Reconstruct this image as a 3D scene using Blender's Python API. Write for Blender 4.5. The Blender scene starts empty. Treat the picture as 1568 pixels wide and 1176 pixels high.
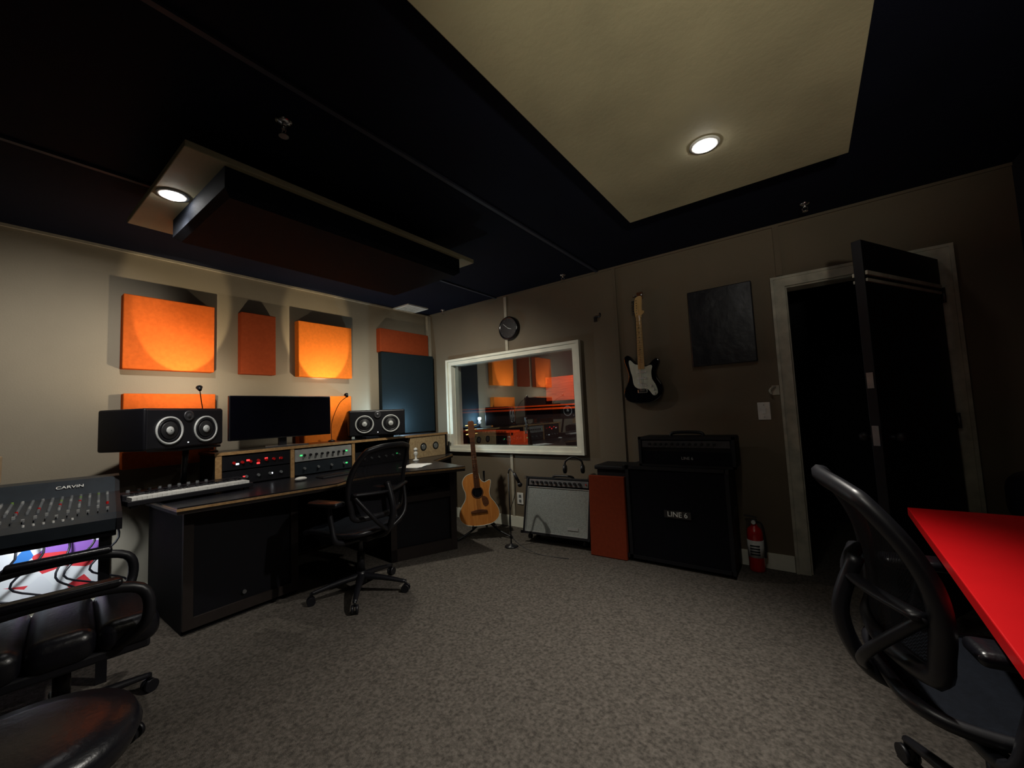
import bpy, bmesh, math, random
from mathutils import Vector, Matrix
random.seed(4)
sc=bpy.context.scene
COL=bpy.context.collection
try:
    sc.view_settings.view_transform='Standard'
except Exception: pass
# ------------------------------------------------------------ materials
def mat(name,color,rough=0.6,metal=0.0,scale=20.0,var=0.12,bump=0.0,bscale=None,emit=None,estr=0.0,coat=0.0,spec=0.5):
    m=bpy.data.materials.new(name); m.use_nodes=True
    nt=m.node_tree; b=nt.nodes['Principled BSDF']
    b.inputs['Roughness'].default_value=rough; b.inputs['Metallic'].default_value=metal
    b.inputs['Specular IOR Level'].default_value=spec
    b.inputs['Coat Weight'].default_value=coat
    tc=nt.nodes.new('ShaderNodeTexCoord')
    n=nt.nodes.new('ShaderNodeTexNoise'); n.inputs['Scale'].default_value=scale; n.inputs['Detail'].default_value=5
    nt.links.new(tc.outputs['Object'],n.inputs['Vector'])
    r=nt.nodes.new('ShaderNodeValToRGB'); c=color
    r.color_ramp.elements[0].position=0.3; r.color_ramp.elements[1].position=0.7
    r.color_ramp.elements[0].color=tuple(max(0,x*(1-var)) for x in c)+(1,)
    r.color_ramp.elements[1].color=tuple(min(1,x*(1+var)) for x in c)+(1,)
    nt.links.new(n.outputs['Fac'],r.inputs['Fac']); nt.links.new(r.outputs['Color'],b.inputs['Base Color'])
    if bump>0:
        n2=nt.nodes.new('ShaderNodeTexNoise'); n2.inputs['Scale'].default_value=bscale or scale*4; n2.inputs['Detail'].default_value=4
        nt.links.new(tc.outputs['Object'],n2.inputs['Vector'])
        bp=nt.nodes.new('ShaderNodeBump'); bp.inputs['Strength'].default_value=bump; bp.inputs['Distance'].default_value=0.01
        nt.links.new(n2.outputs['Fac'],bp.inputs['Height']); nt.links.new(bp.outputs['Normal'],b.inputs['Normal'])
    if emit:
        b.inputs['Emission Color'].default_value=tuple(emit)+(1,); b.inputs['Emission Strength'].default_value=estr
    return m
def woodmat(name,c1,c2,rough=0.4,scale=(3,30,30),coat=0.2):
    m=mat(name,c1,rough,coat=coat); nt=m.node_tree; b=nt.nodes['Principled BSDF']
    tc=nt.nodes.new('ShaderNodeTexCoord'); mp=nt.nodes.new('ShaderNodeMapping'); mp.inputs['Scale'].default_value=scale
    w=nt.nodes.new('ShaderNodeTexNoise'); w.inputs['Scale'].default_value=1.5; w.inputs['Detail'].default_value=6; w.inputs['Distortion'].default_value=0.6
    r=nt.nodes.new('ShaderNodeValToRGB'); r.color_ramp.elements[0].color=c1+(1,); r.color_ramp.elements[1].color=c2+(1,)
    r.color_ramp.elements[0].position=0.35; r.color_ramp.elements[1].position=0.65
    nt.links.new(tc.outputs['Object'],mp.inputs[0]); nt.links.new(mp.outputs[0],w.inputs['Vector']); nt.links.new(w.outputs['Fac'],r.inputs['Fac']); nt.links.new(r.outputs[0],b.inputs['Base Color'])
    return m
M={}
M['wall']=mat('wall_paint',(0.30,0.26,0.195),0.75,scale=1.5,var=0.08,bump=0.12,bscale=120)
M['wallback']=mat('wall_paint_shaded',(0.155,0.122,0.083),0.75,scale=1.5,var=0.10,bump=0.12,bscale=120)  # wall paint darkened for the back wall, its dimmer light put into the colour
M['darkwall']=mat('dark_paint',(0.006,0.007,0.014),0.8)
M['ceil']=mat('ceiling_fabric',(0.0045,0.006,0.016),0.85,scale=3,var=0.15,bump=0.2,bscale=200,spec=0.15)
M['batten']=mat('ceiling_batten',(0.03,0.034,0.055),0.6)
M['beige']=mat('beige_plaster',(0.42,0.375,0.235),0.75,scale=2.0,var=0.18,bump=0.10,bscale=40)
M['cream']=mat('cream_trim',(0.42,0.38,0.30),0.6)
M['white']=mat('white_trim',(0.78,0.77,0.66),0.5,scale=8,var=0.08)
M['oldwhite']=mat('aged_white_trim',(0.46,0.44,0.36),0.55,scale=12,var=0.25)
M['carpet']=mat('carpet',(0.100,0.088,0.076),0.95,scale=70,var=0.45,bump=0.5,bscale=260,spec=0.1)
M['orange']=mat('orange_fabric',(0.68,0.13,0.020),0.9,scale=40,var=0.08,bump=0.2,bscale=400,spec=0.1)
M['orangebright']=mat('amber_fabric',(0.82,0.20,0.025),0.9,scale=40,var=0.08,bump=0.2,bscale=400,spec=0.1)
M['rust']=mat('rust_fabric',(0.34,0.062,0.020),0.9,scale=40,var=0.08,bump=0.2,bscale=400,spec=0.1)
M['rustdark']=mat('dark_rust_fabric',(0.20,0.034,0.014),0.9,scale=40,var=0.08,bump=0.2,bscale=400,spec=0.1)
M['blackfab']=mat('black_fabric',(0.006,0.008,0.013),0.85,scale=60,var=0.2,bump=0.2,bscale=300,spec=0.15)
M['slate']=mat('slate_fabric',(0.008,0.016,0.022),0.85,scale=60,var=0.1,bump=0.2,bscale=300,spec=0.2)
M['black']=mat('black_plastic',(0.008,0.008,0.011),0.4)
M['gloss']=mat('gloss_black',(0.005,0.005,0.008),0.12,coat=0.3)
M['satin']=mat('satin_black',(0.005,0.005,0.008),0.5,spec=0.3)
M['leather']=mat('black_leather',(0.006,0.006,0.009),0.32,scale=10,bump=0.12,bscale=60)
M['tolex']=mat('black_tolex',(0.007,0.007,0.010),0.55,bump=0.3,bscale=300,spec=0.3)
M['grille']=mat('black_grille',(0.005,0.005,0.008),0.9,bump=0.3,bscale=400,spec=0.1)
M['silvergrille']=mat('silver_grille',(0.26,0.28,0.27),0.7,scale=250,var=0.4,bump=0.3,bscale=400)
M['chrome']=mat('chrome',(0.6,0.6,0.62),0.2,1.0)
M['steel']=mat('brushed_steel',(0.35,0.36,0.38),0.35,0.9)
M['darksteel']=mat('dark_steel',(0.10,0.10,0.11),0.4,0.7)
M['silver']=mat('silver_panel',(0.40,0.41,0.41),0.4,0.3)
M['desktop']=mat('desk_laminate',(0.012,0.012,0.016),0.28,scale=8)
M['deskbody']=mat('desk_body',(0.005,0.005,0.007),0.75,spec=0.15)
M['deskframe']=mat('desk_frame',(0.022,0.016,0.014),0.6,spec=0.3)
M['ply']=woodmat('plywood_edge',(0.36,0.20,0.085),(0.50,0.31,0.14))
M['beech']=woodmat('beech',(0.40,0.27,0.14),(0.55,0.40,0.22))
M['spruce']=woodmat('spruce_orange',(0.60,0.21,0.045),(0.72,0.29,0.07),0.25,(30,30,3),0.6)
M['maple']=woodmat('maple',(0.58,0.36,0.14),(0.68,0.45,0.20),0.3,(30,30,3),0.5)
M['mahog']=woodmat('mahogany',(0.10,0.035,0.015),(0.16,0.06,0.025),0.35)
M['redwood']=woodmat('red_wood',(0.42,0.06,0.02),(0.65,0.14,0.05),0.4,(4,30,40))
M['cream2']=mat('pickguard',(0.70,0.74,0.64),0.3)
M['whiteplastic']=mat('white_plastic',(0.78,0.78,0.75),0.35)
M['paper']=mat('paper',(0.7,0.7,0.68),0.8)
M['red']=mat('red_laminate',(0.80,0.008,0.012),0.35,scale=5,var=0.04)
M['redpaint']=mat('red_enamel',(0.55,0.012,0.012),0.25,coat=0.5)
M['screen']=mat('screen_off',(0.003,0.003,0.006),0.12)
M['cone']=mat('woofer_cone',(0.02,0.02,0.022),0.45)
M['ring']=mat('woofer_ring',(0.55,0.57,0.57),0.4)
M['redled']=mat('red_led',(0.5,0.02,0.02),0.4,emit=(1,0.03,0.03),estr=3)
M['greenled']=mat('green_led',(0.02,0.4,0.1),0.4,emit=(0.1,1,0.3),estr=0.9)
M['whiteled']=mat('white_led',(0.8,0.8,0.8),0.4,emit=(0.9,0.95,1),estr=2)
M['bulb']=mat('bulb_glow',(1,1,1),0.4,emit=(1.0,0.98,0.94),estr=60)
M['bulbs']=mat('bulb_soft',(1,1,1),0.4,emit=(1.0,0.9,0.7),estr=12)
M['gunmetal']=mat('console_metal',(0.026,0.034,0.044),0.4,0.3)
M['knobgrey']=mat('knob_grey',(0.16,0.17,0.18),0.4)
M['gold']=mat('brass',(0.5,0.35,0.12),0.35,0.9)
def glassmat():
    m=bpy.data.materials.new('window_glass'); m.use_nodes=True; nt=m.node_tree; nt.nodes.clear()
    o=nt.nodes.new('ShaderNodeOutputMaterial'); mx=nt.nodes.new('ShaderNodeMixShader'); t=nt.nodes.new('ShaderNodeBsdfTransparent'); g=nt.nodes.new('ShaderNodeBsdfGlossy')
    t.inputs[0].default_value=(0.85,0.9,0.9,1); g.inputs['Roughness'].default_value=0.01; g.inputs[0].default_value=(0.9,0.95,1,1)
    mx.inputs[0].default_value=0.18
    nt.links.new(t.outputs[0],mx.inputs[1]); nt.links.new(g.outputs[0],mx.inputs[2]); nt.links.new(mx.outputs[0],o.inputs[0]); return m
M['glass']=glassmat()
def meshfab():
    m=bpy.data.materials.new('chair_mesh_weave'); m.use_nodes=True; nt=m.node_tree; b=nt.nodes['Principled BSDF']
    b.inputs['Base Color'].default_value=(0.007,0.007,0.010,1); b.inputs['Roughness'].default_value=0.7; b.inputs['Specular IOR Level'].default_value=0.2
    tc=nt.nodes.new('ShaderNodeTexCoord'); ch=nt.nodes.new('ShaderNodeTexChecker'); ch.inputs['Scale'].default_value=260
    nt.links.new(tc.outputs['Object'],ch.inputs['Vector'])
    mt=nt.nodes.new('ShaderNodeMath'); mt.operation='MULTIPLY_ADD'; mt.inputs[1].default_value=0.4; mt.inputs[2].default_value=0.6
    nt.links.new(ch.outputs['Fac'],mt.inputs[0]); nt.links.new(mt.outputs[0],b.inputs['Alpha']); return m
M['weave']=meshfab()
def artmat():
    m=mat('painted_canvas',(0.8,0.8,0.8),0.6); nt=m.node_tree; b=nt.nodes['Principled BSDF']
    tc=nt.nodes.new('ShaderNodeTexCoord'); v=nt.nodes.new('ShaderNodeTexVoronoi'); v.inputs['Scale'].default_value=8
    r=nt.nodes.new('ShaderNodeValToRGB'); r.color_ramp.interpolation='CONSTANT'
    cs=[(0,(0.8,0.8,0.82)),(0.34,(0.75,0.04,0.05)),(0.48,(0.85,0.85,0.85)),(0.58,(0.03,0.2,0.6)),(0.69,(0.85,0.85,0.85)),(0.80,(0.3,0.12,0.5)),(0.88,(0.8,0.8,0.8))]
    el=r.color_ramp.elements
    while len(el)<len(cs): el.new(0.5)
    for e,(p,c) in zip(el,cs): e.position=p; e.color=c+(1,)
    s=nt.nodes.new('ShaderNodeSeparateColor')
    nt.links.new(tc.outputs['Object'],v.inputs['Vector']); nt.links.new(v.outputs['Color'],s.inputs[0]); nt.links.new(s.outputs[0],r.inputs['Fac']); nt.links.new(r.outputs[0],b.inputs['Base Color']); return m
M['art']=artmat()
# ------------------------------------------------------------ helpers
def link(me,name,mt,parent=None,smooth=False):
    ob=bpy.data.objects.new(name,me); COL.objects.link(ob)
    if mt is not None: me.materials.append(M[mt] if isinstance(mt,str) else mt)
    if smooth:
        for p in me.polygons: p.use_smooth=True
    if parent is not None: ob.parent=parent
    return ob
def group(name,loc=(0,0,0),rz=0,rx=0,ry=0):
    e=bpy.data.objects.new(name,None); COL.objects.link(e); e.empty_display_size=0.1
    e.location=loc; e.rotation_euler=(math.radians(rx),math.radians(ry),math.radians(rz)); return e
def box(name,a,b,mt,parent=None,bev=0.0,seg=2,rot=None,sub=0):
    c=[(a[i]+b[i])/2 for i in range(3)]; s=[abs(b[i]-a[i]) for i in range(3)]
    bm=bmesh.new(); bmesh.ops.create_cube(bm,size=1); bmesh.ops.scale(bm,vec=s,verts=bm.verts)
    if bev>0: bmesh.ops.bevel(bm,geom=bm.edges[:],offset=min(bev,min(s)*0.49),segments=seg,affect='EDGES',profile=0.5)
    me=bpy.data.meshes.new(name); bm.to_mesh(me); bm.free()
    ob=link(me,name,mt,parent,smooth=False); ob.location=c
    if rot: ob.rotation_euler=[math.radians(x) for x in rot]
    if bev>0 and seg>2:
        for p in me.polygons: p.use_smooth=True
    return ob
def boxes(name,lst,mt,parent=None):
    bm=bmesh.new()
    for a,b in lst:
        r=bmesh.ops.create_cube(bm,size=1); vs=r['verts']
        bmesh.ops.scale(bm,vec=[abs(b[i]-a[i]) for i in range(3)],verts=vs)
        bmesh.ops.translate(bm,vec=[(a[i]+b[i])/2 for i in range(3)],verts=vs)
    me=bpy.data.meshes.new(name); bm.to_mesh(me); bm.free(); return link(me,name,mt,parent)
def cyl(name,p,q,r,mt,parent=None,r2=None,n=24,smooth=True):
    p=Vector(p); q=Vector(q); d=q-p
    bm=bmesh.new(); bmesh.ops.create_cone(bm,cap_ends=True,segments=n,radius1=r,radius2=r if r2 is None else r2,depth=d.length)
    me=bpy.data.meshes.new(name); bm.to_mesh(me); bm.free()
    ob=link(me,name,mt,parent); ob.location=(p+q)/2; ob.rotation_mode='QUATERNION'; ob.rotation_quaternion=d.to_track_quat('Z','Y')
    if smooth:
        for f in me.polygons: f.use_smooth=len(f.vertices)==4
    return ob
def cyls(name,lst,mt,parent=None,n=12):
    bm=bmesh.new()
    for p,q,r in lst:
        p=Vector(p);q=Vector(q);d=q-p
        R_=(Matrix.Translation((p+q)/2)@d.to_track_quat('Z','Y').to_matrix().to_4x4())
        bmesh.ops.create_cone(bm,cap_ends=True,segments=n,radius1=r,radius2=r*0.9,depth=d.length,matrix=R_)
    me=bpy.data.meshes.new(name); bm.to_mesh(me); bm.free(); return link(me,name,mt,parent)
def sphere(name,c,r,mt,parent=None,sc_=(1,1,1)):
    bm=bmesh.new(); bmesh.ops.create_uvsphere(bm,u_segments=20,v_segments=12,radius=r); bmesh.ops.scale(bm,vec=sc_,verts=bm.verts)
    me=bpy.data.meshes.new(name); bm.to_mesh(me); bm.free(); ob=link(me,name,mt,parent,True); ob.location=c; return ob
def catmull(pts,n=6,closed=False):
    P=[Vector(p) for p in pts]; out=[]; L=len(P)
    rng=range(L) if closed else range(L-1)
    for i in rng:
        if closed: a,b,c,d=P[(i-1)%L],P[i],P[(i+1)%L],P[(i+2)%L]
        else: a,b,c,d=P[max(i-1,0)],P[i],P[i+1],P[min(i+2,L-1)]
        for k in range(n):
            t=k/n
            out.append(0.5*((2*b)+(c-a)*t+(2*a-5*b+4*c-d)*t*t+(3*b-a-3*c+d)*t**3))
    if not closed: out.append(P[-1])
    return out
def tube(name,pts,r,mt,parent=None,closed=False,n=8,smoothn=6,radii=None,flat=1.0):
    P=catmull(pts,smoothn,closed) if smoothn>1 else [Vector(p) for p in pts]
    L=len(P); verts=[];faces=[]
    up=Vector((0,0,1)); prev=None
    for i,p in enumerate(P):
        if closed: t=(P[(i+1)%L]-P[i-1]).normalized()
        else: t=(P[min(i+1,L-1)]-P[max(i-1,0)]).normalized()
        if prev is None:
            a=t.cross(up)
            if a.length<0.05: a=t.cross(Vector((1,0,0)))
        else: a=prev-t*prev.dot(t)
        a.normalize(); prev=a; b=t.cross(a)
        rr=r
        if radii:
            f=i/(L-1)*(len(radii)-1); k=min(int(f),len(radii)-2); rr=radii[k]+(radii[k+1]-radii[k])*(f-k)
        for j in range(n):
            th=2*math.pi*j/n; verts.append(p+a*math.cos(th)*rr+b*math.sin(th)*rr*flat)
    for i in range(L if closed else L-1):
        for j in range(n):
            i2=(i+1)%L; faces.append((i*n+j,i*n+(j+1)%n,i2*n+(j+1)%n,i2*n+j))
    if not closed: faces.append(tuple(range(n))[::-1]); faces.append(tuple((L-1)*n+j for j in range(n)))
    me=bpy.data.meshes.new(name); me.from_pydata(verts,[],faces); me.update(); return link(me,name,mt,parent,True)
def poly(name,pts,z0,z1,mt,parent=None,bev=0.0,axis='Z'):
    bm=bmesh.new()
    vs=[bm.verts.new((p[0],p[1],z0)) for p in pts]; f=bm.faces.new(vs)
    r=bmesh.ops.extrude_face_region(bm,geom=[f]); ev=[g for g in r['geom'] if isinstance(g,bmesh.types.BMVert)]
    bmesh.ops.translate(bm,vec=(0,0,z1-z0),verts=ev)
    bmesh.ops.recalc_face_normals(bm,faces=bm.faces[:])
    if bev>0:
        es=[e for e in bm.edges if abs(e.verts[0].co.z-e.verts[1].co.z)<1e-6]
        bmesh.ops.bevel(bm,geom=es,offset=bev,segments=2,affect='EDGES',profile=0.5)
    if axis=='Y':
        for v in bm.verts: x,y,z=v.co; v.co=(x,-z,y)
        bmesh.ops.recalc_face_normals(bm,faces=bm.faces[:])
    me=bpy.data.meshes.new(name); bm.to_mesh(me); bm.free(); return link(me,name,mt,parent)
def lathe(name,prof,mt,parent=None,loc=(0,0,0),n=28,rot=None):
    verts=[];faces=[]
    for r,z in prof:
        for j in range(n): th=2*math.pi*j/n; verts.append((r*math.cos(th),r*math.sin(th),z))
    for i in range(len(prof)-1):
        for j in range(n): faces.append((i*n+j,i*n+(j+1)%n,(i+1)*n+(j+1)%n,(i+1)*n+j))
    faces.append(tuple(range(n))[::-1]); faces.append(tuple((len(prof)-1)*n+j for j in range(n)))
    me=bpy.data.meshes.new(name); me.from_pydata(verts,[],faces); me.update()
    ob=link(me,name,mt,parent,True); ob.location=loc
    if rot: ob.rotation_euler=[math.radians(x) for x in rot]
    return ob
def text(name,body,size,loc,rot,mt,parent,ext=0.001):
    c=bpy.data.curves.new(name+'_c','FONT'); c.body=body; c.size=size; c.extrude=ext; c.align_x='CENTER'; c.align_y='CENTER'
    t=bpy.data.objects.new(name+'_t',c); COL.objects.link(t); dg=bpy.context.evaluated_depsgraph_get()
    me=bpy.data.meshes.new_from_object(t.evaluated_get(dg)); bpy.data.objects.remove(t)
    me.materials.clear(); ob=link(me,name,mt,parent); ob.location=loc; ob.rotation_euler=[math.radians(x) for x in rot]; return ob
def spot(name,loc,direction,energy,angle,blend,color,radius,parent=None):
    l=bpy.data.lights.new(name,'SPOT'); l.energy=energy; l.spot_size=math.radians(angle); l.spot_blend=blend; l.color=color; l.shadow_soft_size=radius
    o=bpy.data.objects.new(name,l); COL.objects.link(o); o.location=loc; o.rotation_mode='QUATERNION'; o.rotation_quaternion=Vector(direction).to_track_quat('-Z','Y')
    if parent: o.parent=parent
    return o
def point(name,loc,energy,color,radius,parent=None):
    l=bpy.data.lights.new(name,'POINT'); l.energy=energy; l.color=color; l.shadow_soft_size=radius
    o=bpy.data.objects.new(name,l); COL.objects.link(o); o.location=loc
    if parent: o.parent=parent
    return o
# ------------------------------------------------------------ camera
R=Matrix(((0.80354,0.07731,0.59021),(0.5936,-0.03027,-0.80419),(-0.04431,0.99655,-0.07022)))
cd=bpy.data.cameras.new('camera'); cam=bpy.data.objects.new('camera',cd); COL.objects.link(cam)
cd.sensor_width=36; cd.lens=14.03; cd.clip_start=0.02
cam.matrix_world=Matrix.Translation((3.90,-3.51,1.22))@R.to_4x4()
sc.camera=cam
w=bpy.data.worlds.new('world'); sc.world=w; w.use_nodes=True
w.node_tree.nodes['Background'].inputs[0].default_value=(0.25,0.4,1,1); w.node_tree.nodes['Background'].inputs[1].default_value=0.002
# ------------------------------------------------------------ room shell
H=2.52
box('floor',(-1.4,-6.0,-0.1),(5.1,1.8,0),'carpet')
box('ceiling',(-1.4,-6.0,H),(5.1,1.8,H+0.1),'ceil')
box('wall_left',(-0.12,-6.0,0),(0,0.14,H),'wall')
boxes('wall_back',[((0,0,0),(0.42,0.14,H)),((0.42,0,0),(2.10,0.14,0.84)),((0.42,0,1.83),(2.10,0.14,H)),((2.10,0,0),(3.83,0.14,H)),((3.83,0,2.05),(4.60,0.14,H)),((4.60,0,0),(4.95,0.14,H))],'wallback')
box('wall_right',(4.95,-6.0,0),(5.08,1.7,H),'darkwall')
box('wall_front',(-0.12,-6.1,0),(5.08,-6.0,H),'darkwall')
box('wall_booth_back',(-1.3,1.62,0),(4.95,1.74,H),'darkwall')
box('wall_booth_side',(-1.4,0.14,0),(-1.3,1.74,H),'darkwall')
box('wall_booth_divider',(3.0,0.14,0),(3.1,1.62,H),'darkwall')
box('trim_1',(0,-6.0,H-0.018),(0.014,0,H),'cream')
box('trim_2',(0.014,-0.014,H-0.018),(4.95,0,H),'wallback')
box('trim_3',(1.265,-0.012,1.90),(1.30,0,H-0.018),'cream')
box('trim_4',(1.265,-0.012,0.11),(1.30,0,0.775),'cream')
box('trim_5',(2.535,-0.014,0),(2.565,0,H-0.018),'wallback')
box('trim_6',(3.79,-0.014,2.13),(3.83,0,H-0.018),'wallback')
box('trim_7',(0.02,-0.05,1.98),(0.06,-0.0,H-0.018),'cream')
box('baseboard_back',(0,-0.014,0),(2.535,0,0.11),'white')
box('baseboard_side',(2.565,-0.014,0),(3.745,0,0.11),'white')
box('baseboard_left',(0,-6,0),(0.014,-0.014,0.11),'white')
# window
g=group('window_1')
boxes('frame_outer',[((0.35,-0.03,0.78),(0.43,0.03,1.89)),((2.09,-0.03,0.78),(2.17,0.03,1.89)),((0.43,-0.03,0.78),(2.09,0.03,0.85)),((0.43,-0.03,1.82),(2.09,0.03,1.89))],'white',g)
boxes('frame_lip',[((0.35,-0.045,0.78),(0.38,-0.03,1.89)),((2.14,-0.045,0.78),(2.17,-0.03,1.89)),((0.38,-0.045,0.78),(2.14,-0.03,0.806)),((0.38,-0.045,1.864),(2.14,-0.03,1.89))],'white',g)
boxes('reveal',[((0.42,0.03,0.84),(0.434,0.14,1.83)),((2.086,0.03,0.84),(2.10,0.14,1.83)),((0.434,0.03,0.84),(2.086,0.14,0.854)),((0.434,0.03,1.816),(2.086,0.14,1.83))],'white',g)
box('glass_pane',(0.434,0.032,0.854),(2.086,0.034,1.816),'glass',g)
# door casing + leaf
g=group('door_frame')
boxes('casing',[((3.75,-0.025,0),(3.835,0,2.12)),((4.595,-0.025,0),(4.68,0,2.12)),((3.835,-0.025,2.045),(4.595,0,2.12))],'oldwhite',g)
boxes('casing_bead',[((3.75,-0.034,0),(3.768,-0.025,2.12)),((4.662,-0.034,0),(4.68,-0.025,2.12)),((3.768,-0.034,2.102),(4.662,-0.025,2.12))],'oldwhite',g)
boxes('jamb',[((3.83,0,0),(3.845,0.14,2.05)),((4.585,0,0),(4.60,0.14,2.05)),((3.845,0,2.035),(4.585,0.14,2.05))],'oldwhite',g)
g=group('door_1',(4.585,-0.045,0.01),rz=180+61)
box('leaf',(0,-0.022,0),(0.86,0.022,2.02),'satin',g,0.003)
boxes('panel_moulding',[((0.02,0.022,1.80),(0.85,0.030,1.815)),((0.02,0.022,1.835),(0.85,0.032,1.855)),((0.02,-0.032,1.80),(0.85,-0.022,1.815)),((0.02,-0.034,1.835),(0.85,-0.022,1.855))],'oldwhite',g)
for zz in (0.25,1.0,1.75): cyl('hinge',(0.0,0.03,zz),(0.0,0.03,zz+0.09),0.008,'darksteel',g)
for s in (1,-1):
    cyl('knob_stem',(0.80,0.02*s,1.0),(0.80,0.06*s,1.0),0.01,'satin',g); sphere('knob',(0.80,0.075*s,1.0),0.025,'satin',g)
boxes('latch_plates',[((0.858,-0.014,0.96),(0.863,0.014,1.06)),((0.858,-0.014,1.25),(0.863,0.014,1.33))],'steel',g)
# switch and outlets
g=group('light_switch')
box('plate',(3.60,-0.008,1.08),(3.68,0,1.21),'whiteplastic',g,0.003); box('rocker',(3.63,-0.014,1.125),(3.65,-0.008,1.165),'whiteplastic',g,0.002)
cyls('screws',[((3.64,-0.0095,1.10),(3.64,-0.007,1.10),0.004),((3.64,-0.0095,1.19),(3.64,-0.007,1.19),0.004)],'steel',g)
g=group('wall_outlet')
box('plate',(1.33,-0.008,0.24),(1.41,0,0.36),'whiteplastic',g,0.003); boxes('sockets',[((1.355,-0.010,0.26),(1.385,-0.007,0.29)),((1.355,-0.010,0.31),(1.385,-0.007,0.34))],'knobgrey',g)
g=group('wall_hook'); box('plate',(2.33,-0.01,2.04),(2.36,0,2.09),'black',g); tube('hook',[(2.345,-0.01,2.08),(2.37,-0.05,2.08),(2.42,-0.07,2.07),(2.42,-0.07,2.10)],0.007,'black',g)
g=group('cable_hook'); box('plate',(3.70,-0.008,1.26),(3.745,0,1.33),'oldwhite',g); tube('hook',[(3.72,-0.008,1.32),(3.70,-0.04,1.31),(3.69,-0.05,1.29),(3.70,-0.04,1.27)],0.008,'oldwhite',g)
# ------------------------------------------------------------ ceiling things
for i,x in enumerate((1.16,2.39)):
    box('trim_%d'%(8+i),(x-0.012,-6,H-0.012),(x+0.012,-0.014,H),'batten')
g=group('ceiling_cloud_panel')
box('backing_board',(0.92,-3.02,2.37),(1.93,-1.25,2.40),'beige',g,0.004)
box('hanging_frame',(1.0,-2.8,2.40),(1.70,-1.45,H),'ceil',g)
bm=bmesh.new()
def ring(x0,x1,y0,y1,z): return [bm.verts.new((x0,y0,z)),bm.verts.new((x1,y0,z)),bm.verts.new((x1,y1,z)),bm.verts.new((x0,y1,z))]
r0=ring(1.14,1.90,-2.87,-1.38,2.37); r1=ring(1.14,1.90,-2.87,-1.38,2.27); r2=ring(1.17,1.87,-2.84,-1.41,2.245)
for a,b in ((r0,r1),(r1,r2)):
    for i in range(4): bm.faces.new((a[i],a[(i+1)%4],b[(i+1)%4],b[i]))
bm.faces.new(r2); bm.faces.new(r0[::-1]); bmesh.ops.recalc_face_normals(bm,faces=bm.faces[:])
me=bpy.data.meshes.new('absorber'); bm.to_mesh(me); bm.free(); link(me,'absorber','blackfab',g)
def downlight(loc,energy,angle,blend,col=(1,0.95,0.86),rad=0.03,r=0.045,aim=(0,0,-1)):
    g=group('recessed_downlight',loc)
    lathe('trim_ring',[(r+0.02,0),(r+0.02,-0.004),(r+0.004,-0.008),(r,-0.002),(r,0)],'whiteplastic',g)
    cyl('lens',(0,0,-0.0005),(0,0,-0.016),r-0.002,'bulb',g,r2=r-0.014)
    spot('lamp',(0,0,-0.03),aim,energy,angle,blend,col,rad,g)
    return g
downlight((1.45,-2.945,2.37),78,104,0.9,aim=(-1.0,-0.15,-1))
downlight((1.15,-1.315,2.37),66,140,0.9,r=0.04,aim=(-0.25,0.6,-1),col=(1,0.95,0.80))
g=group('ceiling_light_panel')
box('soffit',(3.06,-4.6,2.42),(4.16,-0.98,H),'beige',g,0.003)
downlight((3.61,-1.52,2.42),185,98,1.0,aim=(-0.30,-0.30,-1))
downlight((3.61,-3.0,2.42),30,85,1.0,aim=(-0.15,0.3,-1))
g=group('air_vent')
boxes('frame',[((0.0,-0.55,2.505),(0.02,-0.25,2.52)),((0.28,-0.55,2.505),(0.30,-0.25,2.52)),((0.02,-0.55,2.505),(0.28,-0.53,2.52)),((0.02,-0.27,2.505),(0.28,-0.25,2.52))],'whiteplastic',g)
boxes('louvres',[((0.02,-0.53+0.03*k,2.508),(0.28,-0.515+0.03*k,2.514)) for k in range(9)],'whiteplastic',g)
def sprinkler(loc,s=1.0):
    g=group('fire_sprinkler',loc)
    lathe('escutcheon',[(0.035*s,0),(0.035*s,-0.004),(0.02*s,-0.012),(0.008*s,-0.014)],'chrome',g)
    cyl('pipe',(0,0,-0.01),(0,0,-0.035*s),0.009*s,'chrome',g)
    for a in (0,math.pi):
        tube('arm',[(0.008*math.cos(a)*s,0,-0.03*s),(0.02*math.cos(a)*s,0,-0.045*s),(0.004*math.cos(a)*s,0,-0.065*s)],0.003*s,'chrome',g)
    cyl('deflector',(0,0,-0.064*s),(0,0,-0.068*s),0.02*s,'chrome',g)
    return g
sprinkler((2.17,-2.74,H),1.0)
sprinkler((2.10,-0.15,H),0.8); sprinkler((3.99,-0.25,H),0.8); sprinkler((0.36,-0.07,H),0.8)
# added fill lamp, out of view behind the camera, to brighten the ceiling panel
g=group('added_fill_lamp',(4.45,-4.05,0))
lathe('base',[(0.14,0),(0.14,0.015),(0.03,0.03),(0.015,0.05)],'black',g); cyl('pole',(0,0,0.03),(0,0,1.42),0.012,'black',g)
ld=Vector((-0.52,1.55,1.0)).normalized()
lp=Vector((0,0,1.46))
cyl('lamp_head',lp-ld*0.10,lp+ld*0.04,0.04,'black',g,r2=0.075); cyl('lamp_lens',lp+ld*0.041,lp+ld*0.044,0.068,'bulbs',g)
spot('lamp',lp+ld*0.06,ld,110,68,1.0,(1.0,0.94,0.76),0.06,g)
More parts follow.
